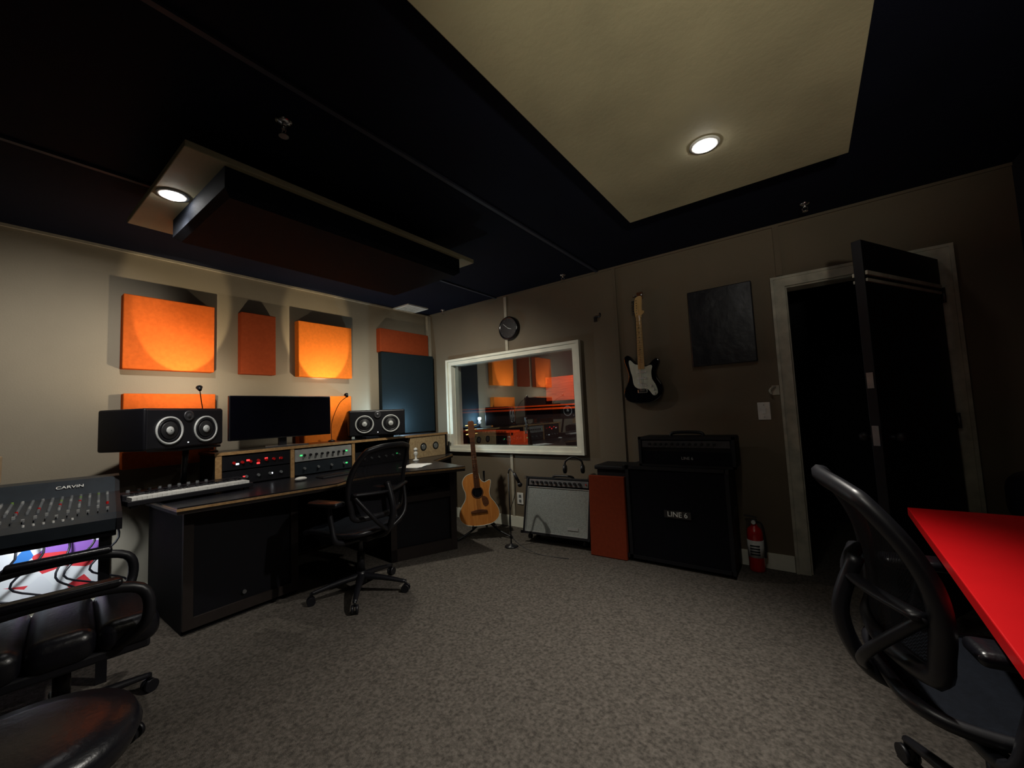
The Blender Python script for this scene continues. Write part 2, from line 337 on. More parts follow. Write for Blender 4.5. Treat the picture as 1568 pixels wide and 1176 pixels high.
# ------------------------------------------------------------ wall panels
def apanel(y0,y1,z0,z1,mt,t=0.08,name='acoustic_panel',x0=0.001):
    return box(name,(x0,y0,z0),(x0+t,y1,z1),mt,None,0.006,2)
apanel(-2.89,-2.35,1.645,2.18,'orange')
apanel(-2.16,-1.885,1.645,2.18,'rust')
apanel(-1.685,-1.135,1.645,2.18,'orangebright')
apanel(-2.88,-2.34,0.94,1.47,'orange')
apanel(-1.685,-1.15,0.94,1.46,'orangebright')
apanel(-0.78,-0.07,1.97,2.24,'rust')
g=group('bass_trap')
poly('absorber',[(0.005,-0.76),(0.09,-0.78),(0.147,-0.06),(0.10,-0.02),(0.005,-0.02)],1.03,1.965,'slate',g,0.006)
box('dark_acoustic_panel',(3.18,-0.05,1.52),(3.63,-0.001,2.13),mat('vinyl_black',(0.009,0.009,0.015),0.35,bump=0.6,bscale=8),None,0.006)
# clock
g=group('wall_clock',(1.33,0,2.14))
cyl('case',(0,0,0),(0,-0.035,0),0.125,'black',g,n=48)
me=lathe('rim',[(0.125,0),(0.13,0.01),(0.13,0.035),(0.118,0.045),(0.11,0.036)],'gloss',g,rot=(90,0,0))
cyl('face',(0,-0.035,0),(0,-0.037,0),0.11,'black',g,n=48)
boxes('ticks',[((0.095*math.sin(a)-0.002,-0.039,0.095*math.cos(a)-0.002),(0.095*math.sin(a)+0.002,-0.037,0.095*math.cos(a)+0.002)) for a in [k*math.pi/6 for k in range(12)]],'knobgrey',g)
tube('hour_hand',[(0,-0.041,0),(0.045,-0.041,-0.018)],0.003,'paper',g,smoothn=1)
tube('minute_hand',[(0,-0.042,0),(-0.06,-0.042,0.05)],0.002,'paper',g,smoothn=1)
# ------------------------------------------------------------ electric guitar
def electric_guitar():
    g=group('electric_guitar',(2.775,-0.055,1.46),ry=0.6)
    o=[(-.03,.125),(-.05,.14),(-.085,.19),(-.115,.212),(-.142,.195),(-.143,.15),(-.125,.09),(-.113,.03),(-.125,-.03),(-.153,-.09),(-.158,-.14),(-.135,-.185),(-.08,-.21),(0,-.217),(.07,-.208),(.13,-.17),(.155,-.115),(.148,-.055),(.118,.0),(.11,.05),(.128,.10),(.14,.14),(.122,.165),(.09,.15),(.055,.115),(.03,.11)]
    o=[(x*1.06,y) for x,y in o]
    pts=[(p.x,p.y) for p in catmull([(x,y,0) for x,y in o],4,True)]
    poly('body',pts,-0.022,0.022,'gloss',g,0.007,'Y')
    pg=[(-.03,.12),(-.06,.13),(-.095,.165),(-.11,.15),(-.10,.08),(-.085,.02),(-.075,-.05),(-.04,-.085),(.02,-.09),(.05,-.10),(.09,-.15),(.125,-.13),(.115,-.07),(.085,-.01),(.08,.05),(.09,.10),(.07,.11),(.03,.10)]
    pts=[(p.x,p.y) for p in catmull([(x,y,0) for x,y in pg],4,True)]
    poly('pickguard',pts,0.0225,0.0255,'cream2',g,0,'Y')
    for i,(zz,a) in enumerate(((0.055,0),(0.0,0),(-0.055,14))):
        box('pickup_%d'%i,(-0.042,-0.034,zz-0.009),(0.042,-0.0255,zz+0.009),'whiteplastic',g,0.004,2,rot=(0,a,0))
    box('bridge',(-0.04,-0.034,-0.125),(0.04,-0.022,-0.095),'chrome',g,0.003)
    for i,(x,z) in enumerate(((0.075,-0.07),(0.095,-0.10),(0.10,-0.135))): cyl('knob_%d'%i,(x,-0.0255,z),(x,-0.042,z),0.011,'whiteplastic',g,r2=0.009)
    poly('neck',[(-.028,.08),(.028,.08),(.0215,.53),(-.0215,.53)],0.02,0.036,'maple',g,0.002,'Y')
    poly('neck_back',[(-.024,.09),(.024,.09),(.019,.53),(-.019,.53)],0.004,0.02,'maple',g,0.004,'Y')
    hd=[(-.0215,.53),(.0215,.53),(.025,.55),(.045,.565),(.048,.585),(.03,.60),(.035,.70),(.02,.72),(-.01,.715),(-.028,.69),(-.035,.60),(-.03,.56)]
    pts=[(p.x,p.y) for p in catmull([(x,y,0) for x,y in hd],3,True)]
    poly('headstock',pts,0.012,0.027,'maple',g,0.002,'Y')
    cyls('tuners',[((-0.03,-0.02,0.57+i*0.022),(-0.055,-0.02,0.57+i*0.022),0.006) for i in range(6)]+[((-0.012,-0.026,0.57+i*0.022),(-0.012,-0.036,0.57+i*0.022),0.004) for i in range(6)],'chrome',g,8)
    boxes('frets',[((-.026+.0004*i,-.0375,.53-.45*(1-2**(-i/12))*1.35),(.026-.0004*i,-.036,.5315-.45*(1-2**(-i/12))*1.35)) for i in range(1,19)],'chrome',g)
    boxes('fret_dots',[((-.004,-.0372,z-.004),(.004,-.036,z+.004)) for z in (.44,.395,.355,.315,.25)],'black',g)
    cyls('strings',[((-.018+.0072*i,-.039,-.11),(-.015+.006*i,-.038,.55),0.0007) for i in range(6)],'chrome',g,5)
    return g
electric_guitar()
g=group('guitar_wall_hanger'); box('plate',(2.755,-0.02,2.17),(2.805,0,2.23),'mahog',g,0.003); cyls('prongs',[((2.77,-0.02,2.19),(2.755,-0.09,2.185),0.006),((2.79,-0.02,2.19),(2.82,-0.09,2.185),0.006)],'steel',g)
# ------------------------------------------------------------ acoustic guitar + stand
def acoustic_guitar():
    g=group('acoustic_guitar',(1.19,-0.47,0.38),rz=38,rx=-7,ry=-4)
    o=[(0,.245),(-.05,.245),(-.105,.225),(-.138,.175),(-.135,.115),(-.118,.06),(-.125,.0),(-.165,-.06),(-.195,-.13),(-.185,-.195),(-.13,-.24),(-.06,-.255),(0,-.257),(.06,-.255),(.13,-.24),(.185,-.195),(.195,-.13),(.165,-.06),(.125,.0),(.118,.05),(.13,.10),(.142,.155),(.12,.165),(.075,.15),(.04,.185),(.03,.24)]
    pts=[(p.x,p.y) for p in catmull([(x,y,0) for x,y in o],4,True)]
    poly('sides',pts,-0.05,0.048,'mahog',g,0,'Y')
    poly('soundboard',[(x*0.995,y*0.995) for x,y in pts],0.048,0.052,'spruce',g,0,'Y')
    tube('binding',[(x,-0.0505,y) for x,y in pts],0.003,'cream2',g,True,6,1)
    lathe('rosette',[(0.050,0),(0.050,0.0015),(0.060,0.0015),(0.060,0)],'mahog',g,loc=(0,-0.052,0.06),rot=(90,0,0))
    cyl('soundhole_dark',(0,-0.0532,0.06),(0,-0.0545,0.06),0.049,'grille',g,n=32)
    poly('pickguard',[(p.x,p.y) for p in catmull([(.04,.02,0),(.09,.0,0),(.10,-.06,0),(.06,-.08,0),(.04,-.04,0)],4,True)],0.0522,0.0535,'mahog',g,0,'Y')
    poly('bridge',[(-.08,-.115),(-.03,-.105),(.03,-.105),(.08,-.115),(.08,-.135),(-.08,-.135)],0.052,0.062,'mahog',g,0.002,'Y')
    poly('fretboard',[(-.028,.10),(.028,.10),(.0225,.59),(-.0225,.59)],0.056,0.063,'mahog',g,0.001,'Y')
    poly('neck',[(-.026,.22),(.026,.22),(.021,.59),(-.021,.59)],0.032,0.056,'mahog',g,0.006,'Y')
    poly('headstock',[(-.022,.59),(.022,.59),(.036,.62),(.030,.76),(.012,.775),(0,.768),(-.012,.775),(-.030,.76),(-.036,.62)],0.036,0.052,'mahog',g,0.002,'Y')
    cyls('tuners',[((s*.03,-.044,.635+.045*i),(s*.058,-.044,.635+.045*i),.008) for s in (1,-1) for i in range(3)],'gold',g,8)
    boxes('frets',[((-.0225,-.0645,.59-.36*(1-2**(-i/12))*1.8),(.0225,-.063,.5915-.36*(1-2**(-i/12))*1.8)) for i in range(1,17)],'chrome',g)
    cyls('strings',[((-.018+.0072*i,-.066,-.12),(-.015+.006*i,-.065,.60),0.0008) for i in range(6)],'chrome',g,5)
acoustic_guitar()
g=group('guitar_stand',(1.22,-0.42,0),rz=38)
for a in (-150,-30,90):
    x=0.30*math.cos(math.radians(a)); y=0.30*math.sin(math.radians(a))
    tube('leg',[(0,0.07,0.16),(x*0.5,0.03+y*0.5,0.07),(x,0.03+y,0.012)],0.010,'black',g); sphere('foot',(x,0.03+y,0.014),0.014,'black',g)
cyl('column',(0,0.09,0.14),(0,0.16,0.62),0.011,'black',g)
for s in (1,-1):
    tube('cradle',[(0,0.08,0.17),(s*0.09,0.06,0.10),(s*0.11,-0.06,0.09),(s*0.11,-0.115,0.13)],0.010,'black',g)
# ------------------------------------------------------------ combo amp
g=group('combo_guitar_amp',(1.99,-0.36,0.035),rz=5,rx=-14)
W=0.33
box('cabinet',(-W,-0.0,0.05),(W,0.22,0.57),'tolex',g,0.012,3)
boxes('front_frame',[((-W,-0.02,0.05),(-W+0.02,0.0,0.57)),((W-0.02,-0.02,0.05),(W,0.0,0.57)),((-W,-0.02,0.05),(W,0.0,0.07)),((-W,-0.02,0.555),(W,0.0,0.57))],'tolex',g)
box('grille_cloth',(-W+0.02,-0.012,0.07),(W-0.02,0.0,0.475),'silvergrille',g,0.002)
boxes('grille_piping',[((-W+0.02,-0.018,0.47),(W-0.02,-0.01,0.477)),((-W+0.02,-0.018,0.07),(W-0.02,-0.01,0.077)),((-W+0.02,-0.018,0.07),(-W+0.027,-0.01,0.475)),((W-0.027,-0.018,0.07),(W-0.02,-0.01,0.475))],'silver',g)
box('control_panel',(-W+0.03,-0.016,0.492),(W-0.03,0.0,0.548),'steel',g)
cyls('knobs',[((-0.26+0.048*i,-0.016,0.52),(-0.26+0.048*i,-0.036,0.52),0.013) for i in range(11)],'black',g)
cyls('jewel',[((0.28,-0.016,0.52),(0.28,-0.026,0.52),0.006)],'redpaint',g)
boxes('badge',[((0.12,-0.018,0.12),(0.22,-0.012,0.145))],'silver',g)
tube('handle',[(-0.11,0.10,0.572),(-0.08,0.10,0.592),(0.08,0.10,0.592),(0.11,0.10,0.572)],0.011,'black',g)
for s in (1,-1):
    boxes('corner_cap',[((s*(W+0.002)-0.02,-0.022,0.545),(s*(W+0.002)+0.0,-0.0,0.572)),((s*(W+0.002)-0.02,-0.022,0.048),(s*(W+0.002)+0.0,0.0,0.075))],'chrome',g)
    cyl('tilt_leg',(s*(W+0.012),0.10,0.35),(s*(W+0.012),0.16,0.02),0.009,'chrome',g)
    for yy in (0.03,0.19): cyl('caster',(s*(W-0.06)-0.012,yy,0.028),(s*(W-0.06)+0.012,yy,0.028),0.024,'black',g)
g=group('headphones',(2.10,-0.14,0.665),rz=20)
tube('headband',[(-0.08,0,0.0),(-0.075,0,0.07),(0,0,0.11),(0.075,0,0.07),(0.08,0,0.0)],0.009,'black',g)
for s in (1,-1): lathe('ear_cup',[(0.03,0),(0.042,0.008),(0.042,0.03),(0.025,0.036)],'black',g,loc=(s*0.065,0,0.0),rot=(0,90*s,0))
g=group('microphone_stand',(1.64,-0.55,0))
lathe('round_base',[(0.06,0),(0.06,0.010),(0.02,0.018),(0.012,0.03)],'black',g)
cyl('pole',(0,0,0.02),(0,0,0.66),0.006,'black',g)
tube('boom',[(0,0,0.66),(0.02,0.0,0.70),(0.08,-0.02,0.67)],0.006,'black',g)
cyl('mic_body',(0.08,-0.02,0.67),(0.12,0.0,0.58),0.014,'black',g); sphere('mic_head',(0.125,0.002,0.565),0.022,'black',g)
tube('cable',[(0.09,-0.02,0.65),(0.10,-0.04,0.5),(0.04,-0.06,0.3),(0.06,-0.05,0.1),(0.3,-0.05,0.008),(0.6,-0.02,0.006)],0.003,'black',g)
# ------------------------------------------------------------ leaning panel + case behind
g=group('amp_case'); box('body',(2.40,-0.29,0.0),(2.665,-0.03,0.70),'tolex',g,0.01); box('lid',(2.385,-0.31,0.70),(2.67,-0.02,0.735),'tolex',g,0.01)
g=group('leaning_acoustic_panel',(2.505,-0.385,0.0),rx=-3.5,rz=2)
box('frame',(-0.155,0,0.002),(0.155,0.045,0.655),'rustdark',g,0.006)
# ------------------------------------------------------------ half stack
g=group('speaker_cabinet',(3.05,-0.36,0))
W=0.37
box('shell',(-W,0.02,0.03),(W,0.33,0.75),'tolex',g,0.015,3)
boxes('front_lip',[((-W,0,0.03),(-W+0.025,0.03,0.75)),((W-0.025,0,0.03),(W,0.03,0.75)),((-W,0,0.03),(W,0.03,0.055)),((-W,0,0.725),(W,0.03,0.75))],'tolex',g)
box('grille',(-W+0.025,0.008,0.055),(W-0.025,0.03,0.725),'grille',g,0.003)
box('badge',(-0.085,-0.001,0.375),(0.105,0.008,0.43),'gloss',g)
text('badge_text','LINE 6',0.052,(0.01,-0.002,0.402),(90,0,0),'whiteplastic',g)
for s in (1,-1):
    for yy in (0.05,0.29): cyl('caster',(s*(W-0.06)-0.012,yy,0.016),(s*(W-0.06)+0.012,yy,0.016),0.016,'black',g)
    boxes('corner',[((s*(W+0.002)-0.02,-0.004,0.03),(s*(W+0.002)+0.02*0,0.02,0.06)),((s*(W+0.002)-0.02,-0.004,0.72),(s*(W+0.002),0.02,0.752))],'black',g)
    box('side_handle',(s*(W+0.001)-0.004,0.12,0.38),(s*(W+0.001)+0.004,0.24,0.46),'black',g,0.003)
g=group('guitar_amp_head',(3.13,-0.33,0.752))
W=0.34
box('shell',(-W,0.02,0.0),(W,0.25,0.225),'tolex',g,0.014,3)
boxes('front_lip',[((-W,0,0.0),(-W+0.02,0.03,0.225)),((W-0.02,0,0.0),(W,0.03,0.225)),((-W,0,0.0),(W,0.03,0.015)),((-W,0,0.205),(W,0.03,0.225))],'tolex',g)
box('grille',(-W+0.02,0.008,0.015),(W-0.02,0.03,0.115),'grille',g)
box('control_panel',(-W+0.03,0.004,0.145),(W-0.03,0.03,0.195),'darksteel',g)
cyls('knobs',[((-0.25+0.042*i,0.004,0.17),(-0.25+0.042*i,-0.014,0.17),0.010) for i in range(12)],'black',g)
cyls('leds',[((-0.25+0.042*i,0.003,0.151),(-0.25+0.042*i,0.001,0.151),0.002) for i in range(12)],'silver',g)
text('badge_text','LINE 6',0.03,(0.02,0.006,0.065),(90,0,0),'silver',g)
tube('handle',[(-0.12,0.13,0.225),(-0.09,0.13,0.25),(0.09,0.13,0.25),(0.12,0.13,0.225)],0.012,'black',g)
# fire extinguisher
g=group('fire_extinguisher',(3.52,-0.085,0))
lathe('cylinder',[(0.048,0),(0.052,0.008),(0.052,0.26),(0.045,0.295),(0.022,0.315),(0.018,0.33)],'redpaint',g)
lathe('label',[(0.0525,0.10),(0.0530,0.10),(0.0530,0.22),(0.0525,0.22)],'paper',g)
boxes('label_text',[((-0.03,-0.0545,0.12+0.02*i),(0.03,-0.045,0.128+0.02*i)) for i in range(4)],'blackfab',g)
cyl('valve',(0,0,0.33),(0,0,0.36),0.016,'steel',g); box('handle_lower',(-0.055,-0.01,0.352),(0.02,0.01,0.362),'black',g,0.002); box('lever',(-0.06,-0.01,0.375),(0.02,0.01,0.384),'black',g,0.002,rot=(0,6,0))
cyl('gauge',(0,-0.016,0.345),(0,-0.03,0.345),0.014,'whiteplastic',g)
tube('hose',[(0.016,0,0.345),(0.05,-0.01,0.33),(0.062,-0.01,0.22),(0.058,-0.01,0.10)],0.007,'black',g)
# ------------------------------------------------------------ studio desk
g=group('studio_desk')
top=[(0.09,-2.82),(1.0,-2.80),(1.10,-2.1),(1.13,-1.92),(1.02,-1.72),(1.03,-1.55),(1.43,-0.90),(0.80,-0.70),(0.50,-0.12),(0.09,-0.12)]
poly('top_edge',top,0.722,0.748,'deskframe',g)
poly('top_surface',top,0.748,0.764,'desktop',g)
poly('top_edge_strip',[(x+(0.004 if x>0.45 else 0),y-(0.004 if y<-2.7 else 0)) for x,y in top],0.742,0.756,'ply',g)
box('left_pedestal',(0.12,-2.74,0.0),(0.86,-2.08,0.722),'deskbody',g)
boxes('left_door_frame',[((0.86,-2.74,0.03),(0.885,-2.69,0.722)),((0.86,-2.13,0.03),(0.885,-2.08,0.722)),((0.86,-2.69,0.03),(0.885,-2.13,0.09)),((0.86,-2.69,0.665),(0.885,-2.13,0.722))],'deskframe',g)
box('left_door_panel',(0.86,-2.69,0.09),(0.868,-2.13,0.665),'satin',g)
cyl('door_pull',(0.868,-2.42,0.14),(0.885,-2.42,0.14),0.012,'steel',g)
box('back_panel',(0.12,-2.08,0.05),(0.16,-0.9,0.722),'deskbody',g)
rp=[(0.98,-1.36),(1.22,-0.82),(0.70,-0.60),(0.46,-1.13)]
poly('right_pedestal_base',rp,0.0,0.08,'deskframe',g); poly('right_pedestal_top',rp,0.50,0.53,'deskframe',g)
def wallseg(name,p,q,t,z0,z1,mt):
    p=Vector(p);q=Vector(q);d=(q-p).normalized();n=Vector((-d.y,d.x))*t
    poly(name,[p,q,q+n,p+n],z0,z1,mt,g)
wallseg('right_ped_side_a',(0.98,-1.36),(0.46,-1.13),-0.02,0.0,0.722,'deskbody')
wallseg('right_ped_side_b',(1.22,-0.82),(0.70,-0.60),0.02,0.0,0.722,'deskbody')
wallseg('right_ped_back',(0.46,-1.13),(0.70,-0.60),-0.02,0.0,0.722,'deskbody')
wallseg('right_door',(0.97,-1.34),(1.21,-0.81),0.02,0.10,0.50,'satin')
wallseg('right_stile_a',(0.995,-1.37),(1.015,-1.325),0.03,0.0,0.722,'deskframe')
wallseg('right_stile_b',(1.215,-0.88),(1.235,-0.83),0.03,0.0,0.722,'deskframe')
wallseg('right_rail',(0.995,-1.37),(1.235,-0.83),0.026,0.0,0.10,'deskframe')
wallseg('right_rail_top',(0.995,-1.37),(1.235,-0.83),0.026,0.48,0.53,'deskframe')
boxes('hutch_frame',[((0.12,-2.45,0.764),(0.45,-2.42,1.0)),((0.12,-1.93,0.764),(0.45,-1.91,1.0)),((0.12,-1.38,0.764),(0.45,-1.36,1.0)),((0.12,-0.74,0.764),(0.45,-0.72,1.0)),((0.12,-0.18,0.764),(0.45,-0.16,1.0)),((0.12,-2.45,0.764),(0.14,-0.16,1.0))],'deskbody',g)
box('hutch_top',(0.12,-2.46,1.0),(0.455,-0.15,1.018),'desktop',g)
boxes('hutch_edges',[((0.455,-2.46,0.998),(0.462,-0.15,1.02)),((0.45,-2.455,0.764),(0.458,-2.415,1.0)),((0.45,-1.935,0.764),(0.458,-1.905,1.0)),((0.45,-1.385,0.764),(0.458,-1.355,1.0))],'ply',g)
box('hutch_end_block',(0.40,-0.70,0.764),(0.455,-0.19,0.995),'beech',g,0.003)
cyls('hutch_ports',[((0.455,-0.52,0.88),(0.457,-0.52,0.88),0.045),((0.455,-0.34,0.88),(0.457,-0.34,0.88),0.045)],'black',g,24)
cyls('hutch_port_rings',[((0.4555,-0.52,0.88),(0.4585,-0.52,0.88),0.030),((0.4555,-0.34,0.88),(0.4585,-0.34,0.88),0.030)],'steel',g,24)
def rack(y0,y1,z0,z1,mt,leds,name='rack_unit',kn=6,km='silver'):
    g=group(name); x=0.452
    box('chassis',(0.20,y0,z0),(x-0.004,y1,z1),'black',g); box('faceplate',(x-0.004,y0,z0),(x+0.004,y1,z1),mt,g,0.001)
    w=(y1-y0)
    cyls('knobs',[((x+0.004,y0+w*(0.15+0.7*i/(kn-1)),(z0+z1)/2),(x+0.018,y0+w*(0.15+0.7*i/(kn-1)),(z0+z1)/2),0.011) for i in range(kn)],km,g)
    for k,(fr,fz,lm) in enumerate(leds):
        box('lamp_%d'%k,(x+0.004,y0+w*fr-0.01,z0+(z1-z0)*fz-0.006),(x+0.007,y0+w*fr+0.01,z0+(z1-z0)*fz+0.006),lm,g)
rack(-2.41,-1.94,0.885,0.985,'black',[(0.35,0.6,'redled'),(0.5,0.3,'redled'),(0.62,0.6,'redled'),(0.85,0.5,'redled'),(0.2,0.4,'whiteled')],kn=7,km='redpaint')
rack(-2.41,-1.94,0.775,0.875,'black',[(0.3,0.5,'redled'),(0.7,0.5,'whiteled')],kn=5,km='knobgrey')
rack(-1.90,-1.39,0.885,0.985,'silver',[(0.1,0.5,'greenled'),(0.9,0.5,'greenled')],kn=8,km='black')
rack(-1.90,-1.39,0.775,0.875,'gunmetal',[(0.9,0.5,'greenled')],kn=4,km='knobgrey')
rack(-1.35,-0.76,0.775,0.90,'black',[(0.8,0.6,'greenled')],kn=6,km='knobgrey')
# ------------------------------------------------------------ studio monitors
def studio_monitor(loc,rz,stand=0):
    g=group('studio_monitor_speaker',loc,rz)
    w,h,d=0.27,0.255,0.33
    box('cabinet',(-w,0,0),(w,d,h),'satin',g,0.012,3)
    box('baffle',(-w+0.008,-0.008,0.008),(w-0.008,0.004,h-0.008),'black',g,0.006)
    for s in (1,-1):
        cx=s*0.125
        lathe('woofer_ring',[(0.088,0),(0.088,0.008),(0.080,0.010),(0.074,0.004),(0.074,0)],'ring',g,loc=(cx,-0.008,0.115),rot=(90,0,0),n=40)
        lathe('woofer_surround',[(0.074,0),(0.070,0.007),(0.062,0.006),(0.056,0.0)],'black',g,loc=(cx,-0.009,0.115),rot=(90,0,0),n=40)
        lathe('woofer_cone',[(0.056,0.003),(0.05,0.006),(0.02,0.002),(0.018,0.008),(0.004,0.014)],'cone',g,loc=(cx,-0.009,0.115),rot=(90,0,0),n=40)
        lathe('woofer_cap',[(0.026,0.006),(0.020,0.011),(0.004,0.014)],'ring',g,loc=(cx,-0.009,0.115),rot=(90,0,0),n=32)
    lathe('tweeter',[(0.034,0),(0.034,0.006),(0.024,0.006),(0.018,0.002),(0.012,0.008),(0.003,0.011)],'darksteel',g,loc=(0,-0.009,0.205),rot=(90,0,0),n=32)
    boxes('power_led',[((0.0-0.004,-0.0095,0.03),(0.004,-0.008,0.036))],'whiteled',g)
    return g
studio_monitor((0.62,-2.66,1.085),118)
studio_monitor((0.44,-1.09,1.048),62)
g=group('speaker_stand',(0.38,-2.62,0.764))
lathe('base',[(0.075,0),(0.075,0.012),(0.03,0.02),(0.02,0.03)],'black',g); cyl('pole',(0,0,0.02),(0.06,0,0.30),0.018,'black',g)
box('platform',(-0.07,-0.16,0.30),(0.17,0.16,0.318),'black',g,0.004,rot=(0,0,28))
g=group('speaker_isolation_pad'); box('pad',(0.24,-1.22,1.02),(0.44,-0.90,1.046),'blackfab',g,0.004)
g=group('computer_monitor',(0.36,-1.95,1.02),90)
box('bezel',(-0.40,-0.03,0.075),(0.40,0.0,0.42),'black',g,0.006); box('screen',(-0.392,-0.033,0.085),(0.392,-0.03,0.412),'screen',g)
box('stand_neck',(-0.03,0.0,0.01),(0.03,0.03,0.25),'black',g,0.004)
poly('stand_foot',[(-0.17,-0.085),(0.17,-0.085),(0.10,0.09),(-0.10,0.09)],0.0,0.012,'steel',g)
def uplight(base,head,e1,e2):
    g=group('gooseneck_lamp',base)
    hx=head[0]-base[0];hy=head[1]-base[1];hz=head[2]-base[2]
    lathe('base',[(0.03,0),(0.03,0.01),(0.010,0.018)],'black',g)
    tube('neck',[(0,0,0.01),(0,hy*0.3,hz*0.4),(hx*0.5,hy*0.7,hz*0.8),(hx+0.015,hy,hz-0.02)],0.003,'black',g)
    d=Vector((-1,0,1)).normalized(); p=Vector((hx,hy,hz))
    cyl('shade',p-d*0.030,p,0.009,'black',g,r2=0.020); cyl('bulb',p+d*0.001,p+d*0.003,0.015,'bulbs',g)
    spot('lamp_beam',p+d*0.008,d,e1,52,0.20,(1.0,0.78,0.46),0.008,g)
    spot('lamp_spill',p+d*0.010,d,e2,165,0.5,(1.0,0.82,0.58),0.012,g)
uplight((0.24,-2.40,1.018),(0.48,-2.56,1.49),17,9)
uplight((0.24,-1.46,1.018),(0.48,-1.45,1.45),19,9)
g=group('led_lamp',(0.20,-0.66,1.018)); lathe('base',[(0.03,0),(0.03,0.01),(0.008,0.02),(0.008,0.05)],'black',g); sphere('bulb',(0,0,0.08),0.022,'whiteled',g)
point('lamp',(0,0.0,0.13),12.0,(0.66,0.90,1.0),0.02,g)
g=group('midi_keyboard',(0.625,-2.645,0.764),90+4)
box('case',(-0.33,-0.02,0.02),(0.33,0.12,0.075),'black',g,0.006); box('case_front',(-0.33,-0.12,0.015),(0.33,-0.02,0.045),'black',g,0.004)
boxes('white_keys',[((-0.31+0.0228*i,-0.115,0.045),(-0.31+0.0228*i+0.0215,0.02,0.062)) for i in range(27)],'whiteplastic',g)
boxes('black_keys',[((-0.31+0.0228*i+0.016,-0.03,0.062),(-0.31+0.0228*i+0.029,0.02,0.076)) for i in range(26) if i%7 not in (2,6)],'gloss',g)
boxes('feet',[((x,y,0),(x+0.03,y+0.03,0.02)) for x in (-0.31,0.28) for y in (-0.1,0.08)],'black',g)
cyls('knobs',[((-0.28+0.05*i,0.08,0.075),(-0.28+0.05*i,0.08,0.088),0.010) for i in range(9)],'knobgrey',g)
g=group('computer_mouse',(0.72,-1.98,0.764)); sphere('shell',(0,0,0.016),0.045,'whiteplastic',g,(0.62,1,0.36))
g=group('computer_keyboard',(0.75,-1.72,0.764),90); box('body',(-0.13,-0.06,0),(0.13,0.06,0.014),'darksteel',g,0.003); boxes('keys',[((-0.125+0.018*i,-0.055+0.018*j,0.014),(-0.125+0.018*i+0.015,-0.055+0.018*j+0.015,0.018)) for i in range(14) for j in range(6)],'black',g)
g=group('paper_sheets',(0.95,-1.05,0.764),20); box('sheet_1',(-0.10,-0.14,0),(0.10,0.14,0.002),'paper',g); box('sheet_2',(-0.1,-0.13,0.002),(0.1,0.15,0.004),'paper',g,rot=(0,0,9))
g=group('desk_figurine',(0.62,-0.77,0.764)); lathe('base',[(0.03,0),(0.03,0.01),(0.01,0.02),(0.012,0.05),(0.022,0.08),(0.01,0.10)],'paper',g); sphere('head',(0,0,0.115),0.02,'paper',g)
g=group('laptop',(0.93,-1.02,0.532),66); box('base',(-0.15,-0.1,0),(0.15,0.1,0.018),'black',g,0.003); box('lid',(-0.15,0.085,0.018),(0.15,0.10,0.16),'darksteel',g,0.003,rot=(-18,0,0))
# ------------------------------------------------------------ mixing console and table
g=group('console_table',(0.62,-3.60,0),-8)
box('top',(-0.5,-0.62,0.70),(0.40,0.60,0.73),'deskbody',g,0.003)
boxes('legs',[((-0.46,-0.58,0),(-0.42,-0.54,0.70)),((-0.46,0.54,0),(-0.42,0.58,0.70)),((0.32,0.54,0),(0.36,0.58,0.70)),((0.32,-0.58,0),(0.36,-0.54,0.70))],'black',g)
g=group('mixing_console',(0.62,-3.60,0.731),-8)
bm=bmesh.new()
prof=[(0.42,0.0),(0.42,0.055),(0.34,0.075),(-0.12,0.13),(-0.22,0.21),(-0.34,0.215),(-0.34,0.0)]
a=[bm.verts.new((x,-0.6,z)) for x,z in prof]; b=[bm.verts.new((x,0.6,z)) for x,z in prof]
bm.faces.new(a); bm.faces.new(b[::-1])
for i in range(len(prof)): j=(i+1)%len(prof); bm.faces.new((a[i],b[i],b[j],a[j]))
bmesh.ops.recalc_face_normals(bm,faces=bm.faces[:])
me=bpy.data.meshes.new('chassis'); bm.to_mesh(me); bm.free(); link(me,'chassis','gunmetal',g)
for s in (1,-1): poly('cheek',[(x+(0.006 if x>0 else -0.006),-z) for x,z in prof],0,0.02,'black',g).matrix_local=Matrix.Translation((0,s*0.61-0.01 if s>0 else -0.60,0))@Matrix.Rotation(math.radians(-90),4,'X')
def surf(x): return 0.075+(0.34-x)*(0.055/0.46)
lst=[];caps=[];reds=[];grn=[];wht=[]
for j in range(34):
    y=-0.57+j*0.0345
    for i in range(10):
        x=0.15-i*0.0265; z=surf(x); k=(i*5+j*3)%11
        (reds if k==0 and i<5 else grn if k==4 and i>5 else wht if k in (2,7) else lst).append(((x,y,z-0.002),(x-0.001,y,z+0.012),0.0062))
    x=0.25+0.04*math.sin(j*2.3); caps.append(((x-0.010,y-0.005,surf(x)-0.002),(x+0.010,y+0.005,surf(x)+0.012)))
cyls('knobs',lst,'knobgrey',g,10); cyls('knobs_white',wht,'silver',g,10); cyls('knobs_red',reds,'redpaint',g,10); cyls('knobs_green',grn,mat('knob_green',(0.16,0.3,0.05),0.4),g,10); boxes('faders',caps,'silver',g)
boxes('fader_slots',[((0.18,-0.572+j*0.0345,surf(0.25)-0.006),(0.32,-0.568+j*0.0345,surf(0.25)+0.002)) for j in range(34)],'gloss',g)
box('display',(-0.165,-0.02,0.165),(-0.160,0.13,0.195),'silver',g,rot=(0,-40,0))
text('name_plate','CARVIN',0.03,(-0.165,0.42,0.178),(38,0,90),'whiteplastic',g)
cyls('buttons',[((0.36,0.30+0.03*i,0.068),(0.36,0.30+0.03*i,0.078),0.005) for i in range(6)],'whiteplastic',g,8)
